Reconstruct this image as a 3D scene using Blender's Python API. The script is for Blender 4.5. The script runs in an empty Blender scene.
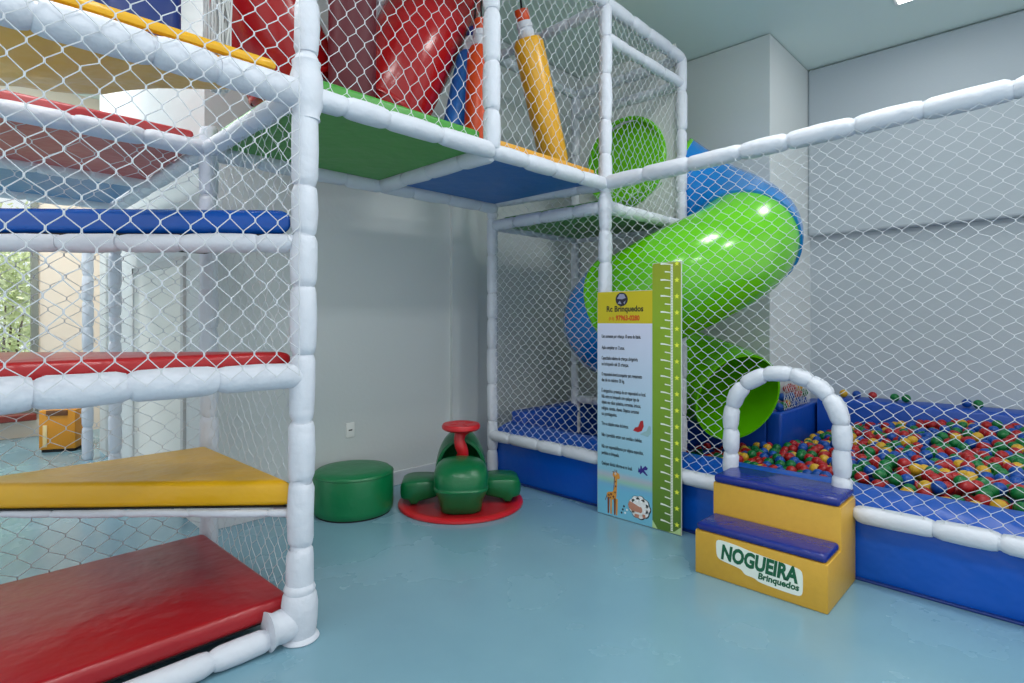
import bpy, bmesh, math, random
from mathutils import Vector, Matrix, noise
random.seed(7)
PI = math.pi
SC = bpy.context.scene
COL = SC.collection

# ------------------------------------------------------------------ materials
def srgb(r, g, b):
    f = lambda c: c / 12.92 if c <= .04045 else ((c + .055) / 1.055) ** 2.4
    return (f(r / 255), f(g / 255), f(b / 255), 1)

MATS = {}
def mat(name, rgb, rough=.5, bump=0, scale=8, spec=.5, var=0, coat=0, metal=0, detail=3, trans=0):
    if name in MATS: return MATS[name]
    m = bpy.data.materials.new(name); m.use_nodes = True
    nt = m.node_tree; b = nt.nodes['Principled BSDF']
    b.inputs['Base Color'].default_value = srgb(*rgb)
    b.inputs['Roughness'].default_value = rough
    b.inputs['Specular IOR Level'].default_value = spec
    b.inputs['Coat Weight'].default_value = coat
    b.inputs['Coat Roughness'].default_value = .12
    b.inputs['Metallic'].default_value = metal
    if trans: b.inputs['Transmission Weight'].default_value = trans
    if bump or var:
        tc = nt.nodes.new('ShaderNodeTexCoord')
        n = nt.nodes.new('ShaderNodeTexNoise'); n.inputs['Scale'].default_value = scale
        n.inputs['Detail'].default_value = detail
        nt.links.new(tc.outputs['Object'], n.inputs['Vector'])
        if bump:
            bp = nt.nodes.new('ShaderNodeBump'); bp.inputs['Strength'].default_value = bump
            bp.inputs['Distance'].default_value = .05
            nt.links.new(n.outputs['Fac'], bp.inputs['Height'])
            nt.links.new(bp.outputs['Normal'], b.inputs['Normal'])
        if var:
            mx = nt.nodes.new('ShaderNodeMix'); mx.data_type = 'RGBA'
            c = srgb(*rgb)
            mx.inputs['A'].default_value = tuple(max(0, k * (1 - var)) for k in c[:3]) + (1,)
            mx.inputs['B'].default_value = tuple(min(1, k * (1 + var)) for k in c[:3]) + (1,)
            nt.links.new(n.outputs['Fac'], mx.inputs['Factor'])
            nt.links.new(mx.outputs['Result'], b.inputs['Base Color'])
    MATS[name] = m
    return m

def floor_material():
    m = mat('floor_vinyl', (112, 158, 170), .3, coat=.35)
    nt = m.node_tree; b = nt.nodes['Principled BSDF']
    tc = nt.nodes.new('ShaderNodeTexCoord')
    n1 = nt.nodes.new('ShaderNodeTexNoise'); n1.inputs['Scale'].default_value = 1.6; n1.inputs['Detail'].default_value = 6
    n2 = nt.nodes.new('ShaderNodeTexNoise'); n2.inputs['Scale'].default_value = 26; n2.inputs['Detail'].default_value = 3
    n2.inputs['Roughness'].default_value = .7
    for n in (n1, n2): nt.links.new(tc.outputs['Object'], n.inputs['Vector'])
    mx = nt.nodes.new('ShaderNodeMix'); mx.data_type = 'RGBA'
    mx.inputs['A'].default_value = srgb(110, 149, 167); mx.inputs['B'].default_value = srgb(128, 169, 184)
    nt.links.new(n1.outputs['Fac'], mx.inputs['Factor'])
    rp = nt.nodes.new('ShaderNodeValToRGB')
    rp.color_ramp.elements[0].position = .71; rp.color_ramp.elements[0].color = (0, 0, 0, 1)
    rp.color_ramp.elements[1].position = .77; rp.color_ramp.elements[1].color = (.6, .6, .6, 1)
    nt.links.new(n2.outputs['Fac'], rp.inputs['Fac'])
    mx2 = nt.nodes.new('ShaderNodeMix'); mx2.data_type = 'RGBA'
    mx2.inputs['B'].default_value = srgb(160, 190, 195)
    nt.links.new(mx.outputs['Result'], mx2.inputs['A']); nt.links.new(rp.outputs['Color'], mx2.inputs['Factor'])
    rp2 = nt.nodes.new('ShaderNodeValToRGB')
    rp2.color_ramp.elements[0].position = .24; rp2.color_ramp.elements[0].color = (.55, .55, .55, 1)
    rp2.color_ramp.elements[1].position = .29; rp2.color_ramp.elements[1].color = (0, 0, 0, 1)
    nt.links.new(n2.outputs['Fac'], rp2.inputs['Fac'])
    mx3 = nt.nodes.new('ShaderNodeMix'); mx3.data_type = 'RGBA'
    mx3.inputs['B'].default_value = srgb(70, 105, 118)
    nt.links.new(mx2.outputs['Result'], mx3.inputs['A']); nt.links.new(rp2.outputs['Color'], mx3.inputs['Factor'])
    nt.links.new(mx3.outputs['Result'], b.inputs['Base Color'])
    rr = nt.nodes.new('ShaderNodeMapRange')
    rr.inputs['To Min'].default_value = .16; rr.inputs['To Max'].default_value = .36
    nt.links.new(n1.outputs['Fac'], rr.inputs['Value']); nt.links.new(rr.outputs['Result'], b.inputs['Roughness'])
    return m

M_FLOOR = floor_material()
M_WALL = mat('wall_paint', (204, 209, 209), .75, .03, 30)
M_CEIL = mat('ceiling_paint', (222, 236, 230), .85)
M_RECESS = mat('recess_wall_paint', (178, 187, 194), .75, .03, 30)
M_CREAM = mat('cream_paint', (234, 222, 206), .8)
M_DOOR = mat('door_laminate', (228, 228, 222), .5)
M_BASE = mat('skirting', (205, 208, 212), .5)
M_FOAM = mat('white_vinyl_foam', (206, 210, 219), .6, .2, 14)
M_ROPE = mat('white_rope', (204, 207, 212), .8)
M_RED = mat('red_vinyl', (172, 26, 32), .3, .25, 7)
M_REDMAT = mat('red_mat_vinyl', (158, 22, 30), .33, .3, 5)
M_YEL = mat('yellow_vinyl', (228, 172, 22), .32, .3, 6)
M_GOLD = mat('gold_vinyl', (236, 180, 86), .32, .5, 5)
M_BLUE = mat('blue_vinyl', (0, 76, 164), .25, .25, 6)
M_BRIGHTBLUE = mat('pit_blue_vinyl', (0, 82, 184), .3, .4, 4)
M_NAVY = mat('navy_vinyl', (20, 38, 124), .22, .2, 9)
M_PADBLUE = mat('pad_blue_vinyl', (4, 70, 168), .38, .2, 5)
M_DBLUE = mat('dark_blue_vinyl', (14, 46, 120), .35, .1, 7)
M_GREENM = mat('green_vinyl', (66, 150, 54), .4, .2, 6)
M_TEAL = mat('teal_vinyl', (40, 120, 170), .4, .15, 6)
M_SGREEN = mat('lime_plastic', (100, 194, 10), .2, coat=.25)
M_SBLUE = mat('sky_blue_plastic', (14, 122, 200), .2, coat=.4)
M_PANEL = mat('panel_grey', (208, 212, 210), .5)
M_TOYG = mat('toy_green_plastic', (4, 104, 58), .3, .05, 60)
M_OTTO = mat('ottoman_green_vinyl', (4, 112, 64), .35, .12, 10)
M_TOYR = mat('toy_red_plastic', (196, 26, 36), .32)
M_STEPY = mat('step_yellow_board', (208, 160, 52), .42, .03, 30, var=.06)
M_BLACK = mat('black_gap', (16, 16, 20), .7)
M_DARKMETAL = mat('dark_metal', (60, 62, 66), .4)
M_WHITEPL = mat('white_plastic', (232, 232, 230), .4)
M_LINE = mat('seam_grey', (196, 197, 195), .7)

def emit(name, rgb, s):
    m = bpy.data.materials.new(name); m.use_nodes = True
    b = m.node_tree.nodes['Principled BSDF']
    b.inputs['Base Color'].default_value = srgb(*rgb)
    b.inputs['Emission Color'].default_value = srgb(*rgb); b.inputs['Emission Strength'].default_value = s
    return m

# ------------------------------------------------------------------ objects
def empty(name, label, cat, loc=(0, 0, 0), rotz=0, group=None):
    o = bpy.data.objects.new(name, None); COL.objects.link(o)
    o.location = loc; o.rotation_euler = (0, 0, rotz); o.empty_display_size = .1
    return tag(o, label, cat, group)

def tag(o, label, cat, group=None):
    o['label'] = label; o['category'] = cat
    if group: o['group'] = group
    return o

class MB:
    """collects geometry for ONE mesh object"""
    def __init__(s): s.v = []; s.f = []; s.m = []
    def add(s, verts, faces, mi=0):
        n = len(s.v); s.v += [tuple(v) for v in verts]
        s.f += [tuple(i + n for i in f) for f in faces]; s.m += [mi] * len(faces)
    def build(s, name, mats, parent=None, smooth=True, loc=None, sharp=None):
        me = bpy.data.meshes.new(name); me.from_pydata(s.v, [], s.f)
        for m in (mats if isinstance(mats, (list, tuple)) else [mats]): me.materials.append(m)
        if any(s.m): me.polygons.foreach_set('material_index', s.m)
        bm = bmesh.new(); bm.from_mesh(me); bmesh.ops.recalc_face_normals(bm, faces=bm.faces); bm.to_mesh(me); bm.free()
        if smooth:
            me.polygons.foreach_set('use_smooth', [True] * len(me.polygons))
            me.set_sharp_from_angle(angle=math.radians(sharp or 40))
        o = bpy.data.objects.new(name, me); COL.objects.link(o)
        if parent: o.parent = parent
        if loc: o.location = loc
        return o
    def box(s, a, b, bev=0, seg=2, mi=0):
        bm = bmesh.new(); bmesh.ops.create_cube(bm, size=1)
        for v in bm.verts:
            v.co = [(a[i] + b[i]) / 2 + v.co[i] * abs(b[i] - a[i]) for i in range(3)]
        if bev: bmesh.ops.bevel(bm, geom=bm.edges[:], offset=bev, segments=seg, profile=.5, affect='EDGES')
        s.bm(bm, mi); return s
    def prism(s, poly, z0, z1, bev=0, seg=3, mi=0, M=None, cuts=0):
        bm = bmesh.new()
        vs = [bm.verts.new((p[0], p[1], z0)) for p in poly]
        f = bm.faces.new(vs); r = bmesh.ops.extrude_face_region(bm, geom=[f])
        for e in r['geom']:
            if isinstance(e, bmesh.types.BMVert): e.co.z = z1
        if bev:
            bmesh.ops.recalc_face_normals(bm, faces=bm.faces)
            bmesh.ops.bevel(bm, geom=bm.edges[:], offset=bev, segments=seg, profile=.5, affect='EDGES')
        if M: bmesh.ops.transform(bm, matrix=M, verts=bm.verts[:])
        s.bm(bm, mi); return s
    def bm(s, bm, mi=0):
        bm.verts.index_update()
        s.add([v.co[:] for v in bm.verts], [[v.index for v in f.verts] for f in bm.faces], mi); bm.free()
    def rings(s, rings, cap0=True, cap1=True, closed=True, mi=0):
        n = len(rings[0]); V = [p for r in rings for p in r]; F = []
        for i in range(len(rings) - 1):
            for k in range(n if closed else n - 1):
                a, b = i * n + k, i * n + (k + 1) % n
                F.append((a, b, b + n, a + n))
        if cap0: F.append(tuple(range(n - 1, -1, -1)))
        if cap1: F.append(tuple(range((len(rings) - 1) * n, len(rings) * n)))
        s.add(V, F, mi); return s
    def lathe(s, prof, p0, axis=(0, 0, 1), n=24, mi=0, cap0=True, cap1=True):
        """prof: (r, t) along axis from p0"""
        a = Vector(axis).normalized(); u = a.orthogonal().normalized(); w = a.cross(u); p0 = Vector(p0)
        R = [[p0 + a * t + (u * math.cos(2 * PI * k / n) + w * math.sin(2 * PI * k / n)) * r for k in range(n)] for r, t in prof]
        return s.rings(R, cap0, cap1, mi=mi)
    def tube(s, pts, r, n=8, mi=0, cap=True):
        pts = [Vector(p) for p in pts]; R = []; u = None
        for i, p in enumerate(pts):
            t = (pts[min(i + 1, len(pts) - 1)] - pts[max(i - 1, 0)]).normalized()
            if u is None: u = t.orthogonal().normalized()
            u = (u - t * u.dot(t)).normalized(); w = t.cross(u)
            rr = r[i] if isinstance(r, (list, tuple)) else r
            R.append([p + (u * math.cos(2 * PI * k / n) + w * math.sin(2 * PI * k / n)) * rr for k in range(n)])
        return s.rings(R, cap, cap, mi=mi)

# foam sleeves: a tube wrapped in short rounded pillows
def foam(p0, p1, r=.054, rng=None, seg=.27):
    mb = MB(); foam_into(mb, [Vector(p0), Vector(p1)], r, rng or random, seg); return mb
def foam_into(mb, path, r, rng, seg, n=16):
    L = [0]
    for a, b in zip(path, path[1:]): L.append(L[-1] + (b - a).length)
    tot = L[-1]
    def at(s):
        s = min(max(s, 0), tot)
        for i in range(len(path) - 1):
            if s <= L[i + 1] + 1e-9:
                return path[i].lerp(path[i + 1], (s - L[i]) / max(1e-9, L[i + 1] - L[i]))
        return path[-1]
    cuts = [0]
    while tot - cuts[-1] > seg * 1.5: cuts.append(cuts[-1] + seg * rng.uniform(.75, 1.2))
    cuts.append(tot)
    S = []; R = []
    for a, b in zip(cuts, cuts[1:]):
        l = b - a; k = rng.uniform(.95, 1.05)
        e = min(.035, l * .2)
        for t, q in ((.001, .74), (e * .3, .88), (e, .985), (l * .5, 1.02), (l - e, .985), (l - e * .3, .88), (l - .001, .74)):
            S.append(a + t); R.append(r * q * k)
    pts = [at(s) for s in S]; j = [Vector((rng.uniform(-1, 1), rng.uniform(-1, 1), rng.uniform(-1, 1))) * .0025 for _ in pts]
    mb.tube([p + q for p, q in zip(pts, j)], R, n)

# rope net: zigzag strands that touch at the knots
def net(origin, u, v, W, H, cw, ch, r, keep=None, sag=.006, seed=1, n=4, bulge=None):
    rng = random.Random(seed); mb = MB()
    o = Vector(origin); u = Vector(u).normalized(); v = Vector(v).normalized(); nrm = u.cross(v).normalized()
    nc = max(1, round(W / cw)); nr = max(2, 2 * round(H / ch / 1)); cw = W / nc; hh = H / nr
    jit = {}
    def node(m2, j):   # m2 in half cells
        if (m2, j) not in jit:
            jit[(m2, j)] = (rng.uniform(-1, 1) * cw * .05, rng.uniform(-1, 1) * hh * .1, rng.uniform(-1, 1) * sag)
        return jit[(m2, j)]
    for m in range(nc + 1):
        for d in (1, -1):
            run = []
            runs = [run]
            for j in range(nr + 1):
                m2 = 2 * m + (d if j % 2 else 0)
                if m2 < 0 or m2 > 2 * nc: m2 = min(max(m2, 0), 2 * nc)
                jx, jy, jz = node(m2, j)
                edge = m2 in (0, 2 * nc)
                x = m2 * cw / 2 + (0 if edge else jx); y = j * hh + (0 if j in (0, nr) else jy)
                side = (-d if j % 2 else d) * r * .8
                for t, kk in ((-.16, 1), (-.05, 1.2), (.05, 1.2), (.16, 1)):
                    yy = y + t * hh
                    if yy < 0 or yy > H: continue
                    xx = x + side * (.75 if abs(t) < .1 else 1.6)
                    if keep and not keep(xx, yy):
                        if run: run = []; runs.append(run)
                        continue
                    bz = bulge(xx / W, yy / H) if bulge else 0
                    run.append((o + u * xx + v * yy + nrm * (jz + bz), r * kk))
            for q in runs:
                if len(q) > 1: mb.tube([p for p, _ in q], [k for _, k in q], n)
    return mb

def text_mesh(body, size, width=None, shear=0, bold=0, align='LEFT', ext=.0008):
    cu = bpy.data.curves.new('lettering', 'FONT'); cu.body = body; cu.size = size; cu.shear = shear
    cu.offset = bold; cu.align_x = align; cu.resolution_u = 3; cu.extrude = ext
    o = bpy.data.objects.new('lettering', cu); COL.objects.link(o)
    dg = bpy.context.evaluated_depsgraph_get(); me = bpy.data.meshes.new_from_object(o.evaluated_get(dg))
    V = [v.co.copy() for v in me.vertices]; F = [tuple(p.vertices) for p in me.polygons]
    bpy.data.objects.remove(o); bpy.data.curves.remove(cu); bpy.data.meshes.remove(me)
    if width and V:
        w = max(v.x for v in V) - min(v.x for v in V); x0 = min(v.x for v in V)
        for v in V: v.x = (v.x - x0) * width / w
    return V, F

# ------------------------------------------------------------------ the place (X and Y run along the structure, camera over the origin)
X0, X1, X2, X3, X4 = -.03, 1.17, 2.38, 3.575, 4.77
YF, YB = 2.49, 3.70
ZD = 2.48            # deck rail height
CEIL = 4.385

def struct(mb, name, m, smooth=False):
    o = mb.build(name, m, smooth=smooth); o['kind'] = 'structure'; return o

struct(MB().box((-5, -4, -.1), (8, 9.6, 0)), 'floor', M_FLOOR)
struct(MB().box((-1.6, -2.2, CEIL), (8, 9.6, CEIL + .1)), 'ceiling', M_CEIL)
struct(MB().box((1.3, 4.2, 0), (3.46, 7.65, CEIL - .012)).box((3.46, 4.16, 0), (3.79, 7.65, CEIL - .012)).box((3.79, 4.2, 0), (6.4, 7.65, CEIL - .012)), 'wall_left', M_WALL)
struct(MB().box((5.97, 2.14, 0), (7.5, 4.2, CEIL - .012)), 'wall_right', M_WALL)
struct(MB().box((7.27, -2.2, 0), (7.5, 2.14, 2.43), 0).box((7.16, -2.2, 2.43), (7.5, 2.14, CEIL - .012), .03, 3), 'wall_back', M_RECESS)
struct(MB().box((.93, 9.2, 0), (1.8, 9.4, CEIL)).box((-5, 9.2, 0), (.93, 9.4, .28)).box((-5, 9.2, 3.2), (.93, 9.4, CEIL)).box((1.62, 7.6, 0), (1.8, 9.2, CEIL)), 'wall_far', M_CREAM)
struct(MB().box((1.3, 4.185, 0), (3.46, 4.2, .12), .004), 'baseboard_left', M_BASE)
w = MB()
w.box((.86, 9.16, .28), (.93, 9.26, 3.2)).box((-.5, 9.18, .28), (-.44, 9.24, 3.2)).box((-5, 9.18, .28), (.9, 9.24, .34)).box((-5, 9.18, 3.14), (.9, 9.24, 3.2))
win = struct(w, 'window_1', mat('window_frame_grey', (128, 132, 124), .4))
gl = MB().box((-.44, 9.205, .34), (.86, 9.211, 3.14)).box((-5, 9.205, .34), (-.5, 9.211, 3.14)).build('pane', mat('window_glass', (245, 250, 250), .02, trans=1), win, smooth=False)
gl.visible_shadow = True
struct(MB().box((-5, 9.02, .22), (.9, 9.2, .3), .01), 'trim_1', mat('red_sill_stone', (128, 52, 44), .35, var=.15))
d = MB().box((1.285, 4.66, .01), (1.302, 6.05, 1.86), .004).build('door_1', M_DOOR, smooth=False); d['kind'] = 'structure'
MB().box((1.278, 4.6, 0), (1.302, 4.66, 1.92), .003).box((1.278, 4.66, 1.86), (1.302, 6.1, 1.92), .003).box((1.278, 6.05, 0), (1.302, 6.1, 1.92), .003).build('door_frame', M_LINE, d, smooth=False)
h = MB(); h.tube([(1.285, 4.75, .98), (1.245, 4.75, .98), (1.245, 4.87, .98)], .009); h.build('door_handle', M_DARKMETAL, d)

# outdoors beyond the window
g = MB().box((-9, 9.42, -.12), (6, 22, -.06)).build('terrace', mat('pale_paving', (226, 226, 218), .8), smooth=False); g['kind'] = 'structure'
def bush(name, loc, sx, sy, sz, label):
    rng = random.Random(int(loc[0] * 100)); mb = MB()
    for i in range(2600):
        a, c = rng.uniform(0, 2 * PI), rng.uniform(-.15, 1); q = math.sqrt(max(0, 1 - c * c)); rr = rng.uniform(.6, 1.05)
        p = Vector((sx * q * math.cos(a) * rr, sy * q * math.sin(a) * rr, sz * (.25 + .75 * max(0, c) * rr) * 1))
        s_ = rng.uniform(.04, .09); ax = Vector((rng.uniform(-1, 1), rng.uniform(-1, 1), rng.uniform(-1, 1))).normalized()
        b_ = ax.orthogonal().normalized(); c_ = ax.cross(b_)
        mb.add([p - ax * s_, p + b_ * s_ * .5, p + ax * s_, p - b_ * s_ * .5 + c_ * .01], [(0, 1, 2, 3)])
    t = empty(name, label, 'bush', loc)
    mb.build('foliage', mat('leaf_green', (204, 216, 164), .5, var=.3, scale=20), t)
    tr = MB()
    for k in range(5):
        a = k * 1.3; tr.tube([(0.05 * math.cos(a), .05 * math.sin(a), 0), (sx * .4 * math.cos(a), sy * .4 * math.sin(a), sz * .6)], [.03, .012])
    tr.build('stem', mat('bark', (98, 80, 60), .8), t)
bush('garden_bush', (.75, 12.0, -.06), .75, .6, 2.9, 'leafy green bush outside the window nearest its grey frame')
bush('garden_bush', (-1.0, 12.2, -.06), .9, .7, 3.0, 'tall leafy green bush outside the window farther from its frame')
bush('garden_bush', (.2, 14.6, -.06), 1.9, .9, 4.2, 'big green bush behind the other bushes outside the window')

# ceiling light
M_DIFF = emit('light_diffuser', (255, 255, 250), 6)
LIGHTS = [(5.955, .80), (3.2, .8), (.4, .8), (3.2, -1.2), (.4, -1.2), (.3, 3.4), (.1, 7.2)]  # first is the visible panel; the rest are unseen, added to brighten the floor
for k, (lx, ly) in enumerate(LIGHTS):
    if k == 0:
        cl = empty('ceiling_light', 'square recessed white light panel in the grey ceiling over the ball pit', 'ceiling light', (lx, ly, CEIL), group='recessed ceiling lights')
        MB().box((-.31, -.31, -.012), (.31, .31, .0), .004).build('frame', M_WHITEPL, cl, smooth=False)
        MB().box((-.28, -.28, -.02), (.28, .28, -.011), .003).build('diffuser', M_DIFF, cl, smooth=False)
    else:  # added panels out of view; the last one lifts the far room
        c2 = cl.copy(); COL.objects.link(c2); c2.location = (lx, ly, CEIL); c2['label'] = 'added unseen square white light panel ' + ('', 'above the steps', 'above the open floor', 'far out along the ball pit', 'farthest from the climbing frame', 'above the climbing tower', 'in the far room by the window')[k]
        for ch in list(cl.children):
            d2 = ch.copy(); COL.objects.link(d2); d2.parent = c2

# wall outlet
wo = empty('wall_outlet', 'small white outlet plate on the white wall behind the green ottoman', 'outlet', (2.40, 4.2, .545))
MB().box((-.038, -.012, -.06), (.038, 0, .06), .004).build('plate', M_WHITEPL, wo)
MB().box((-.016, -.0145, -.004), (.016, -.011, .006), .001).build('socket_slot', M_BLACK, wo)

# ------------------------------------------------------------------ play structure frame
PF = empty('playground_frame', 'white foam-sleeved pipe climbing frame hung with diamond rope nets', 'play structure', (X1, YF, 0))
OFF = Vector((X1, YF, 0))
rngF = random.Random(3)
def in_frame(mb): 
    mb.v = [(a - OFF.x, b - OFF.y, c - OFF.z) for a, b, c in mb.v]; return mb
def post(x, y, z0, z1, r=.054, seg=.3, dx=0):
    mb = foam((x, y, z0), (x + dx, y, z1), r, rngF, seg); return in_frame(mb).build('post', M_FOAM, PF)
def rail(a, b, r=.052, seg=.3, sleeve=None):
    mb = foam(a, b, r, rngF, seg); return in_frame(mb).build('rail', sleeve or M_FOAM, PF)
def joint(x, y, z, r=.07, h=.12):
    mb = MB().lathe([(r * .72, -h * .62), (r * .85, -h * .6), (r * .8, -h * .5), (r, -h * .3), (r * 1.04, 0), (r, h * .3), (r * .84, h * .5), (r * .9, h * .6), (r * .72, h * .62)], (x, y, z), n=20)
    return in_frame(mb).build('joint_cover', M_FOAM, PF)
# posts
for (x, y, z0, z1, r) in [(X1, YF, .16, 4.0, .058), (X1, YB, 0, 2.62, .052), (X0, YF, 0, 4.0, .054), (X0, YB, 0, 4.0, .052),
                          (X2, YF, ZD, 4.0, .052), (X2, YB, ZD, 4.0, .05), (X3, YF, .4, 3.86, .05), (X3, YB + .03, 0, 3.86, .05),
                          (X4, YF, 0, 3.84, .05), (X4, YB, 0, 3.84, .05), (X1 - .02, 6.1, 0, 2.42, .05), (X1 - .04, 7.25, 0, 2.42, .05),
                          (X0, 4.9, 0, 4.0, .05), (X3, -1.3, 0, 2.55, .05), (5.9, 2.2, .45, .66, .045)]:
    post(x, y, z0, z1, r, dx=.05 if (x == X1 and y == YF) else 0)
for (x, y, z) in [(X1 + .032, YF, ZD + .02), (X3, YF, 2.31)]: joint(x, y, z, .072 if x < 2 else .058, .22 if x < 2 else .12)
# padded corner foot of the front post
ft = MB().lathe([(.08, 0), (.086, .006), (.082, .014), (.068, .022), (.074, .05), (.078, .1), (.08, .16), (.074, .2), (.066, .215), (.07, .23), (.062, .25), (.055, .255)], (X1, YF, 0), n=26)
ft.lathe([(.04, 0), (.066, .02), (.072, .07), (.068, .105), (.075, .12), (.084, .135), (.06, .14)], (X1 - .01, YF, .085), (-1, 0, .0), n=20)
in_frame(ft).build('post_foot', M_FOAM, PF)
# rails: left bay
T = .62
for a, b, r in [((X0, YF, ZD), (X1, YF, ZD), .062), ((X1, YF, ZD), (X2, YF, ZD), .052), ((X2, YF, ZD), (X3, YF, ZD), .05),
                ((X0, YF, 1.2), (X1, YF, 1.2), .06), ((X0 - .1, YF, .052), (X1 - .14, YF, .052), .048),
                ((X0, YB, ZD), (X1, YB, ZD), .05), ((X1, YB, ZD - .01), (X2, YB, ZD - .01), .058), ((X2, YB, ZD - .01), (X3, YB, ZD - .01), .056),
                ((X1, YF, ZD), (X1, YB, ZD), .05), ((X2, YF, ZD - .01), (X2, YB, ZD - .01), .058), ((X3, YF, ZD), (X3, YB, ZD + .04), .05),
                ((X0, YF, ZD), (X0, YB, ZD), .05),
                ((X0, YB, 1.2), (X1, YB, 1.2), .045), ((X0, YB, .06), (X1, YB, .06), .03),
                ((X0 + .03, YB - .03, 1.8), (X1 - .02, YF + .02, 1.8), .042), ((X0 + .05, YB - .01, .562), (X1 - .01, YF + .04, .562), .018),
                ((X1, YF, .56), (X1, YB, .56), .03),
                ((X1, YB, ZD), (X1, 6.1, ZD), .052), ((X0, 4.9, ZD), (X1, 4.9, ZD), .05), ((X0, 6.1, ZD), (X1, 6.1, ZD), .05), ((X0, YB, ZD), (X0, 6.1, ZD), .05),
                # tower over the pit
                ((X3, YF, 2.31), (X3, YB, 2.31), .05), ((X3, YF, 2.31), (X4, YF, 2.31), .05), ((X4, YF, 2.31), (X4, YB, 2.31), .05), ((X3, YB, 2.31), (X4, YB, 2.31), .05),
                ((X0, YF, 3.86), (X3, YF, 3.86), .05), ((X3, YF, 3.86), (X4, YF, 3.83), .055), ((X3, YF, 3.6), (X4, YF, 3.6), .045), ((X3, YF, 3.83), (X3, YB, 3.83), .045), ((X2, YF, 3.86), (X2, YB, 3.86), .045),
                ((X4, YF, 3.83), (X4, YB, 3.83), .05), ((X2, YB, 3.86), (X4, YB, 3.83), .045), ((X0, YB, 3.86), (X2, YB, 3.86), .045), ((X4, YF, 3.6), (X4, YB, 3.6), .045),
                ((X4, YB, .62), (5.9, YB, .62), .045), ((X4, YB, .62), (X4, YF, .62), .045),
                # ball pit enclosure
                ((X3, YF, 2.49), (X3, -1.3, 2.575), .054), ((X3 - .01, YB + .03, .40), (X3 - .01, 1.53, .385), .05), ((X3 - .01, .815, .385), (X3 - .01, -1.3, .385), .05)]:
    rail(a, b, r)
# arch of the pit entrance
ar = []
for k in range(5): ar.append(Vector((X3 - .015, 1.515, .47 + .36 * k / 5)))
for k in range(25):
    a = PI * k / 24; ar.append(Vector((X3 - .015, 1.2 + .315 * math.cos(a), .83 + .3 * math.sin(a))))
for k in range(1, 6): ar.append(Vector((X3 - .015, .885, .83 - .36 * k / 5)))
mb = MB(); foam_into(mb, ar, .05, random.Random(5), .135)
in_frame(mb).build('arch', M_FOAM, PF)
# nets
def netpart(*a, **k): return in_frame(net(*a, **k)).build('safety_net', M_ROPE, PF)
netpart((X0, YF - .072, 1.2), (1, 0, 0), (0, 0, 1), X1 - X0 - .035, 2.66, .094, .112, .002, seed=1)
netpart((X1, YF - .01, ZD + .02), (1, 0, 0), (0, 0, 1), X2 - X1, 1.36, .094, .12, .0017, seed=2)
netpart((X2, YF - .01, ZD + .02), (1, 0, 0), (0, 0, 1), X3 - X2, 1.36, .088, .112, .0015, seed=3)
netpart((X3, YF - .01, 2.33), (1, 0, 0), (0, 0, 1), X4 - X3, 1.5, .08, .1, .0014, seed=4)
netpart((X1 - .01, YF + .05, .12), (0, 1, 0), (0, 0, 1), YB - YF - .08, 2.32, .105, .11, .0015, seed=5)
netpart((X0, YB + .03, .1), (1, 0, 0), (0, 0, 1), X1 - X0 - .04, 2.36, .125, .115, .0017, seed=6)
def keep(x, y):   # x runs towards -Y from YB, y up from .41
    Y = YB + .03 - x; z = y + .40
    q = abs(Y - 1.2)
    return not (q < .34 and (z < .83 or ((Y - 1.2) / .335) ** 2 + ((z - .83) / .32) ** 2 < 1))
netpart((X3 - .035, YB + .03, .40), (0, -1, 0), (0, 0, 1), YB + 1.33, 2.1, 0.088, .079, .0016, keep=keep, seed=8, sag=.008)

# ------------------------------------------------------------------ mats
def floor_mat(name, poly, z0, z1, m, label, group=None, bev=.025, folds=None):
    c = Vector((sum(p[0] for p in poly) / len(poly), sum(p[1] for p in poly) / len(poly), z0))
    mb = MB().prism([(p[0] - c.x, p[1] - c.y) for p in poly], 0, z1 - z0, bev, 4)
    o = mb.build(name, m, loc=c, sharp=60); tag(o, label, 'padded mat', group)
    q = [(c.x + (p[0] - c.x) * .97 - c.x, c.y + (p[1] - c.y) * .97 - c.y) for p in poly]
    MB().prism(q, -.004, .003).build('base_board', m if z0 > 2 else M_BLACK, o, smooth=False); return o
i_ = .06
def sag_mesh(o, depth):
    bm = bmesh.new(); bm.from_mesh(o.data)
    bmesh.ops.triangulate(bm, faces=[f for f in bm.faces if len(f.verts) > 4])
    bmesh.ops.subdivide_edges(bm, edges=[e for e in bm.edges if e.calc_length() > .3], cuts=11, use_grid_fill=True)
    bmesh.ops.triangulate(bm, faces=[f for f in bm.faces if len(f.verts) > 4])
    for v in bm.verts:
        if v.co.z < .03:
            e = min(1, max(0, (.42 - abs(v.co.x + .1)) / .3)) * min(1, max(0, (.42 - abs(v.co.y)) / .3))
            v.co.z -= e * depth * (.7 + .5 * noise.noise((v.co.x * 4, v.co.y * 9, 1)))
    for f in bm.faces: f.smooth = True
    bm.to_mesh(o.data); bm.free()
FR, FL, BR, BL = (X1 - i_, YF + i_), (X0 + i_, YF + i_), (X1 - i_, YB - i_), (X0 + i_, YB - i_)
floor_mat('floor_mat', [(X1 - .015, YF + .045), (X1 - .04, YB - .05), (X0, YB - .05), (X0, YF + .045)], .1, .19, M_REDMAT, 'large red padded mat lying lowest, just above the floor in the climbing tower', bev=.03)
floor_mat('triangular_mat', [(X1 - .005, YF + .06), (X1 - .03, YB - .05), (X0 + .02, YB - .03)], .585, .705, M_YEL, 'yellow triangular padded step mat above the lowest red mat', bev=.03)
floor_mat('triangular_mat', [(X1 - .0, YF + .065), (X0 + .02, YF + .065), (X0 + .02, YB - .02)], 1.21, 1.305, M_RED, 'red triangular padded step mat seen edge-on behind the middle front rail', bev=.025)
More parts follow.
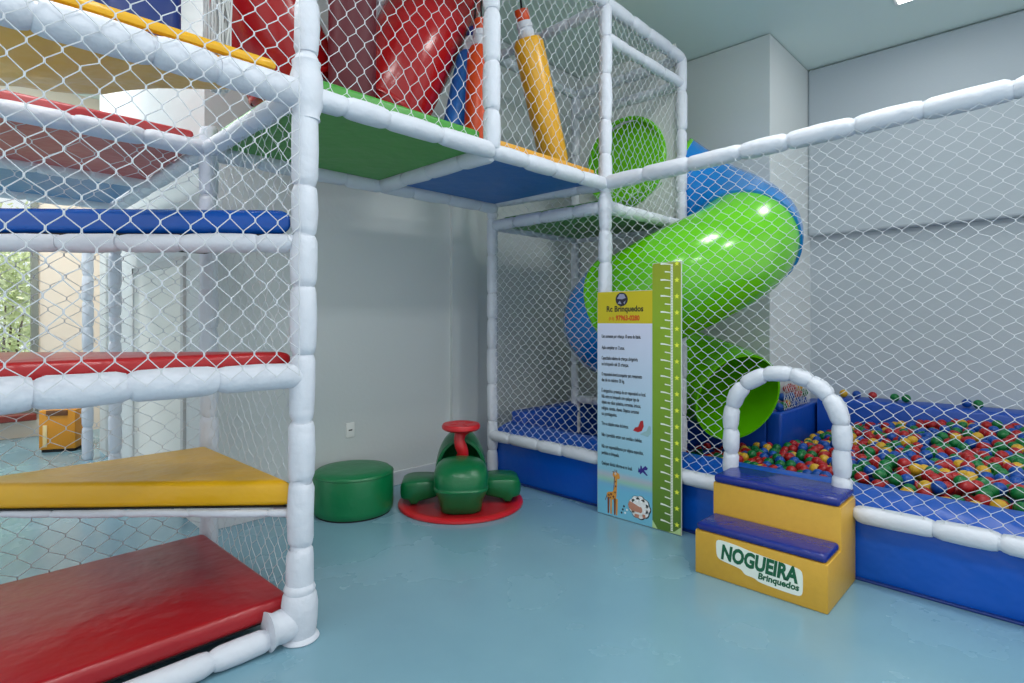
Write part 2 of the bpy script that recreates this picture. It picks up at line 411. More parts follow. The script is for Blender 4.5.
floor_mat('triangular_mat', [(X1 - .005, YF + .06), (X1 - .03, YB - .05), (X0 + .02, YB - .03)], 1.845, 1.965, M_BLUE, 'shiny blue triangular padded step mat above the red triangular one', bev=.04)
gm = floor_mat('triangular_mat', [(X1 - .07, YF + .07), (X0 + .02, YF + .07), (X0 + .02, YB - .09)], ZD + .01, ZD + .10, M_GOLD, 'golden yellow triangular deck mat seen from below, under the dark blue block', bev=.02)
for ch in list(gm.children): bpy.data.objects.remove(ch)
sag_mesh(gm, .09)
yl = MB().box((X0 + .05, YF + .05, ZD + .1), (X1 - .08, YF + .095, ZD + .145), .018); 
o = yl.build('edge_pad', M_YEL); tag(o, 'thin yellow padded strip on the front rail below the dark blue block', 'padded strip')
floor_mat('floor_mat', [(X1 - .06, YB + .06), (X1 - .06, 4.84), (X0, 4.84), (X0, YB + .06)], ZD + .005, ZD + .118, mat('red_deck_vinyl', (176, 60, 62), .4, .2, 6), 'red deck mat seen from below behind the golden one')
floor_mat('floor_mat', [(X1 - .06, 4.96), (X1 - .06, 6.04), (X0, 6.04), (X0, 4.96)], ZD + .005, ZD + .06, M_TEAL, 'teal blue deck mat seen from below, farther back than the red one')
floor_mat('floor_mat', [(X1 + .04, YF + .05), (X2 - .045, YF + .05), (X2 - .045, YB - .05), (X1 + .04, YB - .05)], ZD + .012, ZD + .125, M_GREENM, 'green deck mat seen from below over the white wall', bev=.02)
floor_mat('floor_mat', [(X2 + .045, YF + .05), (X3 - .05, YF + .05), (X3 - .05, YB - .05), (X2 + .045, YB - .05)], ZD + .012, ZD + .05, mat('deck_blue_vinyl', (14, 104, 178), .4, .2, 6), 'blue deck mat seen from below beside the green one', bev=.02)
o = MB().box((X2 + .06, YF + .055, ZD + .04), (X3 - .06, YF + .1, ZD + .11), .012).build('edge_pad', mat('orange_yellow_vinyl', (222, 160, 40), .45)); tag(o, 'thin orange-yellow padded strip on the rail under the yellow punching bag', 'padded strip')
floor_mat('floor_mat', [(X3 + .05, YF + .055), (X4 - .05, YF + .055), (X4 - .05, YB - .05), (X3 + .05, YB - .05)], 2.30, 2.385, M_GREENM, 'green deck mat of the tower in front of the slide entrance', bev=.02)

# ------------------------------------------------------------------ soft obstacles on the upper deck
def bolster(name, p0, p1, r, m, label, cat='bolster', r1=None):
    p0, p1 = Vector(p0), Vector(p1); L = (p1 - p0).length; r1 = r1 or r
    t = empty(name, label, cat, p0)
    MB().lathe([(.02, 0), (r * .9, 0), (r, .04), ((r + r1) / 2, L / 2), (r1, L - .04), (r1 * .9, L), (.02, L)], (0, 0, 0), (p1 - p0), n=40).build('cover', m, t)
    sm = MB()
    ax = (p1 - p0).normalized()
    sm.lathe([(r * 1.004, L * .02), (r * 1.012, L * .025), (r * 1.012, L * .035), (r * 1.004, L * .04)], (0, 0, 0), p1 - p0, n=40, cap0=False, cap1=False)
    sm.build('seam', m, t)
    return t
M_REDB = mat('glossy_red_vinyl', (180, 24, 28), .22, .06, 5)
bolster('red_bolster', (1.60, 3.40, ZD + .38), (.93, 3.43, 4.1), .30, M_REDB, 'red padded roller leaning over the golden deck beside the bundled net', r1=.24)
bolster('upright_bolster', (1.72, 2.98, ZD + .125), (1.72, 2.98, 4.1), .135, mat('maroon_vinyl', (90, 16, 32), .55, .1, 8), 'upright dark maroon padded column between the two red rollers')
bolster('red_bolster', (2.12, 3.36, ZD + .32), (2.78, 3.36, 4.1), .31, M_REDB, 'wide red padded roller leaning towards the punching bags on the green deck')
dr = empty('padded_block', 'dark blue padded block standing on the golden deck behind the rope net', 'padded block', (.635, 3.02, ZD + .10))
MB().prism([(-.17, -.17), (.165, -.17), (.165, .17), (-.17, .17)], 0, .8, .06, 5).build('cover', M_DBLUE, dr)
MB().box((-.12, -.173, .38), (.12, -.165, .395), .002).build('seam', M_BLUE, dr)
bn = MB()
rb = random.Random(11)
for k in range(34):
    x, y = .985 + rb.uniform(-.055, .055), 3.0 + rb.uniform(-.055, .055)
    pts = [(x + rb.uniform(-.012, .012) * (j % 2), y + rb.uniform(-.02, .02), ZD + .11 + 1.3 * j / 12) for j in range(13)]
    bn.tube(pts, .006, 4)
o = bn.build('bundled_net', mat('grey_white_rope', (206, 208, 208), .7)); tag(o, 'bundle of whitish net hanging beside the dark blue block', 'net')

def bag(top, bot, r, m, capm, label, rope_to):
    top, bot = Vector(top), Vector(bot); ax = bot - top; L = ax.length
    t = empty('punching_bag', label, 'punching bag', top, group='punching bags on the upper deck')
    MB().lathe([(.02, .15), (r * .8, .15), (r, .19), (r, L - .05), (r * .85, L), (.02, L)], (0, 0, 0), ax, n=28).build('bag_body', m, t)
    MB().lathe([(.02, .02), (.055, .03), (.06, .07), (.052, .08), (.062, .1), (.06, .13), (.05, .152)], (0, 0, 0), ax, n=20).build('neck', M_FOAM, t)
    MB().lathe([(.02, -.05), (.05, -.05), (.055, .0), (.045, .035)], (0, 0, 0), ax, n=18).build('top_cap', capm, t)
    MB().tube([(0, 0, -.01), Vector(rope_to) - top], .008, 6).build('strap', M_BLACK, t)
M_ORANGE = mat('orange_vinyl', (214, 72, 20), .35, .08, 6)
bag((3.05, 2.86, 3.69), (3.45, 2.88, 2.66), .114, mat('bag_yellow', (230, 168, 34), .3, .08, 6), M_ORANGE, 'long yellow punching bag hanging tilted above the blue deck', (3.0, 2.86, 3.98))
bag((2.69, 2.92, 3.50), (2.64, 2.92, 2.62), .09, M_ORANGE, M_ORANGE, 'orange-red punching bag partly hidden by a white post', (2.69, 2.92, 3.98))
bag((2.76, 3.08, 3.52), (2.55, 3.10, 2.62), .088, mat('bag_blue', (24, 104, 186), .35, .08, 6), M_DBLUE, 'blue punching bag behind the orange-red one, next to the red roller', (2.80, 3.08, 3.98))

# ------------------------------------------------------------------ tube slide
HC = Vector((4.74, 2.52)); HR = .57
zk = [(90, 3.01), (45, 2.92), (0, 2.54), (-40, 2.32), (-90, 2.06), (-180, 1.63), (-225, 1.47), (-270, 1.3), (-340, .92), (-400, .74)]
def helix(phi):
    for (a, za), (b, zb) in zip(zk, zk[1:]):
        if phi >= b - 1e-6:
            z = za + (zb - za) * (phi - a) / (b - a); break
    return Vector((HC.x + HR * math.cos(math.radians(phi)), HC.y + HR * math.sin(math.radians(phi)), z))
path = [Vector((X4 - .03, HC.y + HR, 3.01))] + [helix(90 - 5 * k) for k in range(0, 98)]
e0 = path[-1]; dirn = (path[-1] - path[-2]).normalized()
for k in range(1, 3): path.append(e0 + dirn * .04 * k)
# smooth heights
for _ in range(6):
    path = [path[0]] + [Vector((path[i].x, path[i].y, (path[i - 1].z + 2 * path[i].z + path[i + 1].z) / 4)) for i in range(1, len(path) - 1)] + [path[-1]]
SL = empty('tube_slide', 'spiral tube slide in lime green and blue sections ending in the ball pit', 'slide', (HC.x, HC.y, 0))
SO = Vector((HC.x, HC.y, 0))
def frames(pts):
    out = []
    for i, p in enumerate(pts):
        t = (pts[min(i + 1, len(pts) - 1)] - pts[max(i - 1, 0)]).normalized()
        s_ = t.cross(Vector((0, 0, 1))).normalized(); out.append((p - SO, s_, s_.cross(t)))
    return out
FRM = frames(path)
def shell(i0, i1, r, m, name, lip0=True, lip1=True):
    n = 48; R = []
    def ring(f, rr): return [f[0] + (f[1] * math.cos(2 * PI * k / n) + f[2] * math.sin(2 * PI * k / n)) * rr for k in range(n)]
    idx = list(range(i0, i1 + 1))
    ro = [r] * len(idx)
    R = [ring(FRM[i], ro[q]) for q, i in enumerate(idx)] + [ring(FRM[i], r - .02) for i in reversed(idx)]
    R.append(R[0])
    mb = MB(); mb.rings(R, False, False)
    o = mb.build(name, m, SL)
    for q, i in ((lip0, i0), (lip1, i1)):
        if not q: continue
        f = FRM[i]; a = f[1].cross(f[2]).normalized(); n2 = 48
        lp = MB(); RR = []
        for rr, t in ((r - .005, -.022), (r + .028, -.022), (r + .034, -.01), (r + .034, .01), (r + .028, .022), (r - .005, .022)):
            RR.append([p + a * t for p in ring(f, rr)])
        RR.append(RR[0]); lp.rings(RR, False, False); lp.build('flange', m, o)
    return o
shell(0, 11, .43, M_SGREEN, 'entry_section')
shell(11, 35, .462, M_SBLUE, 'blue_elbow', False, False)
shell(35, 58, .441, M_SGREEN, 'green_bend', False, True)
shell(58, 71, .462, M_SBLUE, 'blue_elbow', False, False)
shell(71, len(path) - 1, .43, M_SGREEN, 'exit_section', True, False)
# grey entry panel with a round hole, in the end of the tower
pn = MB(); n = 64; rects = []
for k in range(n):
    a = 2 * PI * k / n; c, s_ = math.cos(a), math.sin(a); 
    k_ = min(.56 / max(1e-6, abs(c)), (1.0 if s_ > 0 else .62) / max(1e-6, abs(s_)))
    rects.append((c * k_, s_ * k_))
circ = [(.42 * math.cos(2 * PI * k / n), .42 * math.sin(2 * PI * k / n)) for k in range(n)]
def pp(q, x): return Vector((x, HC.y + HR + q[0], 3.0 + q[1])) - SO
R = [[pp(q, X4 + .01) for q in circ], [pp(q, X4 + .01) for q in rects], [pp(q, X4 + .03) for q in rects], [pp(q, X4 + .03) for q in circ], [pp(q, X4 + .01) for q in circ]]
pn.rings(R, False, False); pn.build('entry_panel', M_PANEL, SL, smooth=False)
rg = MB(); rg.tube([pp((.43 * math.cos(a * PI / 32), .43 * math.sin(a * PI / 32)), X4 + .0) for a in range(65)], .022, 8, cap=False)
rg.build('entry_ring', M_SGREEN, SL)

# ------------------------------------------------------------------ ball pit
BP = empty('ball_pit', 'blue vinyl padded ball pit along the net with low front wall', 'ball pit', (X3, .5, 0))
BO = Vector((X3, .5, 0))
def bp_build(mb, name, m, sharp=50):
    mb.v = [(a - BO.x, b - BO.y, c) for a, b, c in mb.v]; return mb.build(name, m, BP, sharp=sharp)
def extr(prof, y0, y1, ny=20, jit=.004):
    mb = MB(); R = []
    for k in range(ny + 1):
        y = y0 + (y1 - y0) * k / ny
        R.append([(p[0] + jit * noise.noise((p[2 - 2] * 3, y * 4, p[1] * 5)) * 2, y, max(0, p[1] + (jit * 2 * noise.noise((p[0] * 4, y * 5, 3)) if p[1] > .05 else 0))) for p in prof])
    mb.rings(R); return mb
prof = [(3.625, 0), (3.62, .05), (3.618, .2), (3.615, .36), (3.62, .385), (3.64, .40), (3.70, .43), (3.82, .465), (3.89, .472), (3.92, .46), (3.93, .42), (3.93, .2), (3.93, 0)]
bp_build(extr(prof, -1.3, 3.8, 40), 'front_wall', M_BRIGHTBLUE)
sk = MB().box((3.60, -1.3, 0), (3.63, 3.8, .014), .004); bp_build(sk, 'skirt', M_DBLUE)
bk = [(6.87, 0), (6.86, .3), (6.86, .555), (6.88, .583), (6.92, .594), (7.2, .598), (7.255, .59), (7.26, 0)]
bp_build(extr(bk, -1.3, 1.95, 20, .003), 'back_wall', M_PADBLUE)
dv = MB().box((5.84, 1.98, 0), (7.25, 2.13, .53), .025, 3); dv.box((5.84, 2.131, 0), (5.965, 3.9, .53), .012, 3); bp_build(dv, 'divider', M_PADBLUE)
bp_build(MB().box((3.93, 3.66, 0), (5.85, 3.85, .57), .03, 3), 'end_wall', M_PADBLUE)
bp_build(MB().box((3.9, -1.45, 0), (7.2, -1.25, .5), .03, 3), 'side_wall', M_PADBLUE)
bp_build(MB().box((3.92, -1.3, .0), (6.87, 3.7, .03), .005), 'pit_base', M_DBLUE)

def zs(x, y):
    base = .19 + .24 * min(1, max(0, (2.0 - y) / 1.2))
    base += .05 * min(1, max(0, (x - 5.2) / 1.4)) * (1 if y < 1.6 else 0)
    if y > 2.0: base = .22 - .12 * min(1, (y - 2.0) / .6)
    if x < 4.3: base = min(base, .385)
    return base + .035 * noise.noise((x * 1.7, y * 1.7, 0))
BR_ = .042
bcols = [('red', (160, 24, 28)), ('green', (10, 106, 52)), ('blue', (12, 70, 152)), ('yellow', (200, 156, 40))]
BM = {c: mat('ball_' + c, rgb, .35, spec=.4) for c, rgb in bcols}
def ball_mesh(color):
    me = bpy.data.meshes.new('plastic_ball_' + color); bm = bmesh.new()
    bmesh.ops.create_uvsphere(bm, u_segments=18, v_segments=12, radius=BR_); 
    for f in bm.faces: f.smooth = True
    bm.to_mesh(me); bm.free(); me.materials.append(BM[color]); return me
BMESH = {c: ball_mesh(c) for c, _ in bcols}
rb = random.Random(21)
balls = []; grid = {}
def fits(p, d):
    g = (int(p.x / .1), int(p.y / .1), int(p.z / .1))
    for a in range(-1, 2):
        for b in range(-1, 2):
            for c in range(-1, 2):
                for q in grid.get((g[0] + a, g[1] + b, g[2] + c), ()):
                    if (q - p).length < d: return False
    return True
def put(p): grid.setdefault((int(p.x / .1), int(p.y / .1), int(p.z / .1)), []).append(p); balls.append(p)
for layer, tries in ((0, 26000), (1, 26000)):
    for _ in range(tries):
        x, y = rb.uniform(3.985, 6.81), rb.uniform(-1.18, 2.75)
        if x > 5.78 and y > 1.92: continue
        z = zs(x, y) - .005 - (.066 if layer else 0) + rb.uniform(-.018, .018)
        if z < .075: continue
        p = Vector((x, y, z))
        if fits(p, 2 * BR_ * .985): put(p)
PXF = Vector((math.cos(math.radians(44.238)), math.sin(math.radians(44.238)), 0)); PXR = Vector((PXF.y, -PXF.x, 0))
def seen(p):
    d = p.dot(PXF); px = 512 + 565 * p.dot(PXR) / d
    if px > 1030 or px < 690: return None
    t = 3.92 / p.x
    if 1.45 + (p.z + BR_ * .5 - 1.45) * t < .45: return None
    return d
vis = sorted([(seen(p), i) for i, p in enumerate(balls) if seen(p) and p.z > zs(p.x, p.y) - .035])
chosen = set(i for _, i in vis[:275])
stuff = MB(); ci = {c: k for k, (c, _) in enumerate(bcols)}
weights = (['red'] * 33 + ['green'] * 24 + ['blue'] * 25 + ['yellow'] * 15)
bs = bmesh.new(); bmesh.ops.create_uvsphere(bs, u_segments=14, v_segments=9, radius=BR_); bs.verts.index_update()
BV = [v.co.copy() for v in bs.verts]; BF = [[v.index for v in f.verts] for f in bs.faces]; bs.free()
def ball_at(p, label=None, col=None, group='plastic balls filling the pit'):
    col = col or rb.choice(weights)
    o = bpy.data.objects.new('plastic_ball', BMESH[col]); COL.objects.link(o); o.location = p
    o.rotation_euler = (rb.uniform(0, 3), rb.uniform(0, 3), 0)
    d_ = p.dot(PXF); px_ = 512 + 565 * p.dot(PXR) / d_
    where = 'in the pit seen through the white arch' if 738 < px_ < 836 else ('in the dark part of the pit under the slide' if px_ < 738 else ('in the pit close behind the front wall beside the steps' if p.x < 4.7 else 'in the middle of the pit beyond the net'))
    tag(o, label or f'{col} plastic ball {where}', 'ball', group)
for i, p in enumerate(balls):
    if i in chosen: ball_at(p)
    else: stuff.add([v + p for v in BV], BF, ci[rb.choice(weights)])
o = stuff.build('pit_balls', [BM[c] for c, _ in bcols]); o['kind'] = 'stuff'
tag(o, 'mass of red, green, blue and yellow plastic balls farther back in the pit', 'balls')
# balls lying on the pads
zt = .598 + BR_
for y, c, l in [(1.728, 'yellow', 'yellow ball on the back pad nearest the corner'), (1.602, 'blue', 'blue ball on the back pad next to the yellow one'), (1.452, 'red', 'only red ball lying on top of the back pad'), (1.254, 'green', 'green ball on the back pad, beside its twin and nearer the red one'), (1.154, 'green', 'green ball on the back pad, beside its twin and farther from the red one'), (0.664, 'blue', 'blue ball on the back pad touching a lone green one'), (0.578, 'green', 'lone green ball on the back pad touching a blue one')]:
    ball_at(Vector((7.02, y, zt)), l, c, 'balls lying on the back pad')
rb2 = random.Random(4); heap = []
for k in range(900):
    x = rb2.uniform(5.95, 6.75); y = rb2.uniform(2.03, 2.09)
    lv = rb2.choice([0, 0, 1, 2])
    p = Vector((x, y, .53 + BR_ + lv * .079))
    if (x < 6.15 and lv > 0) or (x > 6.55 and lv > 1): continue
    if all((p - q).length > 2 * BR_ * .98 for q in heap) and (lv == 0 or sum((Vector((p.x, p.y, p.z - .079)) - q).length < .07 for q in heap)): heap.append(p)
for p in heap[:26]:
    c = rb2.choice(weights)
    ball_at(p, f'{c} ball in the small heap on the divider pad behind the arch', c, 'balls heaped on the divider pad')
hb = in_frame(net((5.98, 2.0, .54), (1, 0, 0), (0, 0, 1), .8, .34, .06, .06, .002, seed=31)).build('safety_net', M_ROPE, PF)

# ------------------------------------------------------------------ step box
ST = empty('step_box', 'yellow two-step entry box with blue cushion treads under the arch', 'step', (3.07, 1.17, 0))
W2 = .346
poly = [(0, 0), (.52, 0), (.52, .47), (.235, .47), (.235, .245), (0, .245)]
M_ = Matrix(((1, 0, 0, 0), (0, 0, 1, 0), (0, 1, 0, 0), (0, 0, 0, 1)))
MB().prism(poly, -W2, W2, .006, 2, M=M_).build('body', M_STEPY, ST, sharp=30)
MB().box((-.002, -W2 + .006, .245), (.232, W2 - .006, .29), .02, 4).build('cushion', M_NAVY, ST)
MB().box((.225, -W2 + .006, .47), (.525, W2 - .006, .52), .02, 4).build('cushion', M_NAVY, ST)
# sticker on the riser: local x of lettering -> world -Y
def lay(V, x, z, y): return [(y - v.z, -(v.x + x), v.y + z) for v in V]
lg = MB()
pts = [(-.2, .212), (-.10, .206), (.0, .19), (.21, .178), (.232, .16), (.232, .052), (.21, .034), (.02, .042), (-.01, .058), (-.06, .06), (-.08, .085), (-.2, .1), (-.218, .12), (-.222, .2)]
for _ in range(2):
    pts = [q for a, b in zip(pts, pts[1:] + pts[:1]) for q in ((a[0] * .8 + b[0] * .2, a[1] * .8 + b[1] * .2), (a[0] * .2 + b[0] * .8, a[1] * .2 + b[1] * .8))]
lg.prism(pts, 0, .0015, 0)
lg.v = [(-.0005 - v[2], -v[0], v[1] + .012) for v in lg.v]
stk = lg.build('sticker', mat('sticker_white', (232, 238, 226), .4), ST, smooth=False)
stk['label'] = 'white sticker with dark green lettering'
V, F = text_mesh('NOGUEIRA', .105, .40, shear=.16, bold=.0046)
for v in V: v.y *= 1.05; v.y -= v.x * .028
lt = MB(); lt.add(lay(V, -.192, .124, -.0028), F)
V, F = text_mesh('Brinquedos', .046, .205, shear=.15, bold=.0016)
lt.add(lay(V, .01, .075, -.0028), F)
lt.build('lettering', mat('lettering_green', (6, 92, 58), .5), stk, smooth=False)

# ------------------------------------------------------------------ height chart sign
SG = empty('height_chart_sign', 'tall rules sign with yellow header and green measuring ruler against the pit net', 'sign', (3.5, 2.51, 0), -PI / 2)
SW, RU = .684, .466
def flat(mb, pts, layer, mi=0, t=.0006):
    y = -.0004 - .0007 * layer
    n0 = len(pts); V = [(p[0], y, p[1]) for p in pts] + [(p[0], y + t, p[1]) for p in pts]
    F = [tuple(range(n0))] + [tuple(range(2 * n0 - 1, n0 - 1, -1))] + [(i, i + n0, (i + 1) % n0 + n0, (i + 1) % n0) for i in range(n0)]
    mb.add(V, F, mi)
def rect(mb, x0, z0, x1, z1, layer, mi=0): flat(mb, [(x0, z0), (x1, z0), (x1, z1), (x0, z1)], layer, mi)
def ell(mb, cx, cz, rx, rz, layer, mi=0, n=20, a0=0): flat(mb, [(cx + rx * math.cos(a0 + 2 * PI * k / n), cz + rz * math.sin(a0 + 2 * PI * k / n)) for k in range(n)], layer, mi)
bd = MB().box((0, 0, .004), (RU, .012, 1.66), .002).box((RU, 0, .004), (SW, .012, 1.845), .002); bd.build('board', mat('board_edge', (196, 202, 190), .5), SG, smooth=False)
def ramp_mat(name, stops, z0, z1, rough=.4):
    m = mat(name, (200, 200, 200), rough); nt = m.node_tree; b = nt.nodes['Principled BSDF']
    tc = nt.nodes.new('ShaderNodeTexCoord'); sp = nt.nodes.new('ShaderNodeSeparateXYZ'); mr = nt.nodes.new('ShaderNodeMapRange')
    mr.inputs['From Min'].default_value = z0; mr.inputs['From Max'].default_value = z1
    rp = nt.nodes.new('ShaderNodeValToRGB')
    while len(rp.color_ramp.elements) < len(stops): rp.color_ramp.elements.new(.5)
    for e, (p, c) in zip(rp.color_ramp.elements, stops): e.position = p; e.color = srgb(*c)
    nt.links.new(tc.outputs['Object'], sp.inputs[0]); nt.links.new(sp.outputs['Z'], mr.inputs['Value'])
    nt.links.new(mr.outputs['Result'], rp.inputs['Fac']); nt.links.new(rp.outputs['Color'], b.inputs['Base Color']); return m
# printed panel colours (sky print with a rainbow band)
M_SKY = ramp_mat('printed_sky', [(0, (120, 190, 215)), (.14, (112, 186, 216)), (.165, (120, 180, 214)), (.19, (150, 196, 180)), (.215, (176, 184, 196)), (.24, (140, 195, 215)), (.5, (170, 206, 226)), (1, (214, 214, 236))], 0, 1.425)
M_RUL = ramp_mat('printed_ruler', [(0, (84, 120, 36)), (.5, (124, 160, 40)), (.8, (140, 170, 30)), (1, (150, 160, 36))], 0, 1.845)
p = MB(); rect(p, 0.003, .006, RU, 1.425, 0); p.build('rules_panel', M_SKY, SG, smooth=False)
p = MB(); rect(p, 0.003, 1.425, RU, 1.657, 0); p.build('header', mat('header_yellow', (206, 186, 20), .4), SG, smooth=False)
p = MB(); cz = 1.842
flat(p, [(RU, .006), (SW - .003, .006), (SW - .003, cz - .02), (SW - .008, cz - .006), (SW - .02, cz), (RU + .02, cz), (RU + .006, cz - .006), (RU, cz - .02)], 0)
rl = p.build('ruler', M_RUL, SG, smooth=False)
tk = MB(); rect(tk, .606, .02, .622, 1.83, 1, 0)
for k in range(170):
    z = .03 + k * .0106
    rect(tk, .608, z, .62, z + .003, 2, 1)
for k in range(17):
    z = 1.832 - k * .11
    flat(tk, [(.53, z + .010), (.56, z + .008), (.606, z - .002), (.606, z - .007), (.56, z - .002), (.53, z - .002)], 1, 0)
    if k < 16: flat(tk, [(.562, z - .047), (.606, z - .054), (.606, z - .060), (.562, z - .056)], 1, 0)
flat(tk, [(RU, .007), (RU + .04, .007), (RU + .0, .06)], 1, 2)
flat(tk, [(SW - .1, .007), (SW - .004, .007), (SW - .004, .06), (SW - .05, .02)], 1, 2)
tk.build('scale_marks', [mat('print_white', (240, 244, 230), .5), mat('print_grey', (120, 130, 110), .5), mat('print_pale_green', (190, 214, 150), .5)], rl, smooth=False)
stp = MB()
for k in range(17):
    z = 1.832 - k * .11 - .002
    flat(stp, [((.652 + (.019 if j % 2 == 0 else .009) * math.sin(PI * j / 5)), z + (.019 if j % 2 == 0 else .009) * math.cos(PI * j / 5)) for j in range(10)], 1)
stp.build('stars', mat('print_star_yellow', (236, 240, 70), .5), rl, smooth=False)
em = MB(); ell(em, .215, 1.60, .052, .05, 1, 0, 28)
flat(em, [(.175, 1.605), (.2, 1.64), (.235, 1.637), (.25, 1.61), (.22, 1.6)], 2, 1); flat(em, [(.18, 1.57), (.2, 1.59), (.215, 1.565)], 2, 1); flat(em, [(.23, 1.575), (.25, 1.592), (.24, 1.565)], 2, 1)
em.build('emblem', [mat('print_navy', (30, 28, 48), .4), mat('print_lilac', (150, 150, 176), .4)], SG, smooth=False)
def signtext(mb, body, x, z, size, width=None, layer=1, bold=.0008, mi=0):
    V, F = text_mesh(body, size, width, bold=bold, ext=.0002)
    y = -.0008 - .0006 * layer
    mb.add([(v.x + x, y - v.z, v.y + z) for v in V], F, mi)
hd = MB(); signtext(hd, 'Rc Brinquedos', .085, 1.512, .058, .31, bold=.0016); signtext(hd, '97963-0280', .165, 1.448, .05, .2, bold=.002, mi=1); signtext(hd, '(11)', .105, 1.452, .03, .045, mi=1)
hd.build('header_lettering', [mat('print_black', (40, 40, 26), .5), mat('print_orange_red', (206, 76, 16), .5)], SG, smooth=False)
rt = MB()
for body, z, wd in [('Uso somente por criança: 10 anos de idade.', 1.318, .335), ('Após completar os 12 anos.', 1.234, .20),
                    ('Capacidade máxima de crianças obrigatória', 1.156, .31), ('no brinquedo até 25 crianças.', 1.112, .235),
                    ('O responsável deverá acompanhar para revezamento', 1.036, .345), ('das de no máximo 30 kg.', .993, .20),
                    ('É obrigatória a presença de um responsável no local.', .912, .375), ('Não entre no brinquedo com qualquer tipo de', .870, .32), ('objeto nas mãos: pulseiras, correntes, brincos,', .827, .335),
                    ('relógios, canetas, chaves. Objetos cortantes', .783, .32), ('ou pontiagudos.', .741, .135),
                    ('Tire os calçados antes de brincar.', .668, .235), ('Não é permitido entrar com comidas e bebidas.', .584, .345),
                    ('Não nos responsabilizamos por objetos esquecidos,', .498, .355), ('perdidos no brinquedo.', .449, .155), ('Qualquer dúvida informe-se no local.', .372, .265)]:
    signtext(rt, body, .04, z, .036, wd, bold=.0009)
rt.build('rules_lettering', mat('print_ink', (30, 36, 46), .5), SG, smooth=False)
pc = MB()   # shoes, child pictogram, giraffe, sheep
flat(pc, [(.31, .66), (.33, .685), (.352, .69), (.372, .735), (.392, .74), (.398, .70), (.382, .665), (.35, .652)], 1, 0)
flat(pc, [(.37, .64), (.4, .662), (.42, .67), (.44, .71), (.455, .705), (.455, .655), (.43, .632)], 2, 1)
shoe = pc; pc = MB()
flat(pc, [(.352, .368), (.356, .405), (.368, .39), (.372, .42), (.38, .42), (.386, .40), (.41, .424), (.43, .41), (.424, .396), (.4, .392), (.43, .36), (.42, .356), (.39, .376), (.37, .357), (.364, .37)], 1, 2)
sym = pc; pc = MB()
# giraffe
flat(pc, [(.085, .165), (.10, .178), (.138, .185), (.155, .225), (.16, .30), (.178, .30), (.175, .22), (.172, .17), (.165, .13), (.10, .125), (.088, .14)], 1, 3)
ell(pc, .168, .312, .03, .022, 2, 3); ell(pc, .185, .302, .016, .014, 3, 3); ell(pc, .163, .322, .007, .009, 4, 5); ell(pc, .1635, .321, .003, .004, 5, 6)
for x in (.094, .117, .15, .167): flat(pc, [(x, .02), (x + .012, .02), (x + .016, .14), (x - .002, .14)], 2, 4 if x in (.094, .15) else 3)
for x, z, r in [(.105, .155, .008), (.125, .165, .009), (.145, .15, .009), (.16, .185, .007), (.165, .23, .007), (.163, .265, .006), (.12, .14, .006)]: ell(pc, x, z, r, r, 3, 4, 8)
flat(pc, [(.145, .20), (.152, .30), (.158, .30), (.15, .20)], 3, 4); flat(pc, [(.135, .335), (.15, .325), (.15, .337)], 3, 4)
flat(pc, [(.158, .333), (.156, .352), (.16, .352), (.163, .333)], 3, 4); flat(pc, [(.17, .333), (.172, .352), (.176, .352), (.176, .333)], 3, 4)
flat(pc, [(.088, .16), (.07, .11), (.075, .11), (.092, .15)], 1, 4)
gir = pc; pc = MB()
# sheep
for k in range(9):
    a = 2 * PI * k / 9; ell(pc, .365 + .055 * math.cos(a), .12 + .05 * math.sin(a), .038, .036, 1, 6, 14)
for k in range(9):
    a = 2 * PI * k / 9; ell(pc, .362 + .052 * math.cos(a), .122 + .047 * math.sin(a), .035, .033, 2, 5, 14)
ell(pc, .362, .122, .06, .055, 3, 5)
flat(pc, [(.27, .125), (.285, .15), (.32, .14), (.365, .125), (.375, .10), (.36, .085), (.335, .085), (.305, .085), (.28, .10)], 4, 7)
ell(pc, .372, .105, .016, .022, 5, 7, 12)
flat(pc, [(.325, .045), (.36, .045), (.36, .07), (.325, .07)], 4, 7); flat(pc, [(.39, .055), (.415, .055), (.41, .08), (.39, .08)], 4, 7)
shp = pc; pc = MB()
for x, z in [(.225, .075), (.245, .055), (.235, .10), (.26, .08), (.215, .05)]: ell(pc, x, z, .008, .008, 1, 6 if x < .24 else 5, 8)
PRM = [mat('print_red', (176, 30, 36), .5), mat('print_light_teal', (150, 186, 190), .5), mat('print_violet', (48, 36, 130), .5), mat('print_orange', (222, 150, 60), .5), mat('print_brown', (120, 62, 34), .5), mat('print_cream', (240, 238, 236), .5), mat('print_outline', (34, 34, 40), .5), mat('print_skin', (196, 134, 110), .5)]
shoe.build('printed_shoes', PRM, SG, smooth=False); sym.build('printed_symbol', PRM, SG, smooth=False); gir.build('printed_giraffe', PRM, SG, smooth=False); shp.build('printed_sheep', PRM, SG, smooth=False); pc.build('printed_dots', PRM, SG, smooth=False)

# ------------------------------------------------------------------ green ottoman
OT = empty('ottoman', 'round dark green vinyl ottoman against the white wall', 'ottoman', (2.245, 3.872, 0))
MB().lathe([(.02, .012), (.285, .012), (.293, .02), (.297, .06), (.298, .16), (.297, .275), (.29, .302), (.272, .318), (.2, .327), (.02, .33)], (0, 0, 0), n=56).build('cushion', M_OTTO, OT)
MB().tube([(.296 * math.cos(a * PI / 32), .296 * math.sin(a * PI / 32), .295) for a in range(65)], .0035, 6, cap=False).build('piping', M_OTTO, OT)
MB().lathe([(.02, 0), (.28, 0), (.28, .014), (.02, .014)], (0, 0, 0), n=40).build('base', M_BLACK, OT)

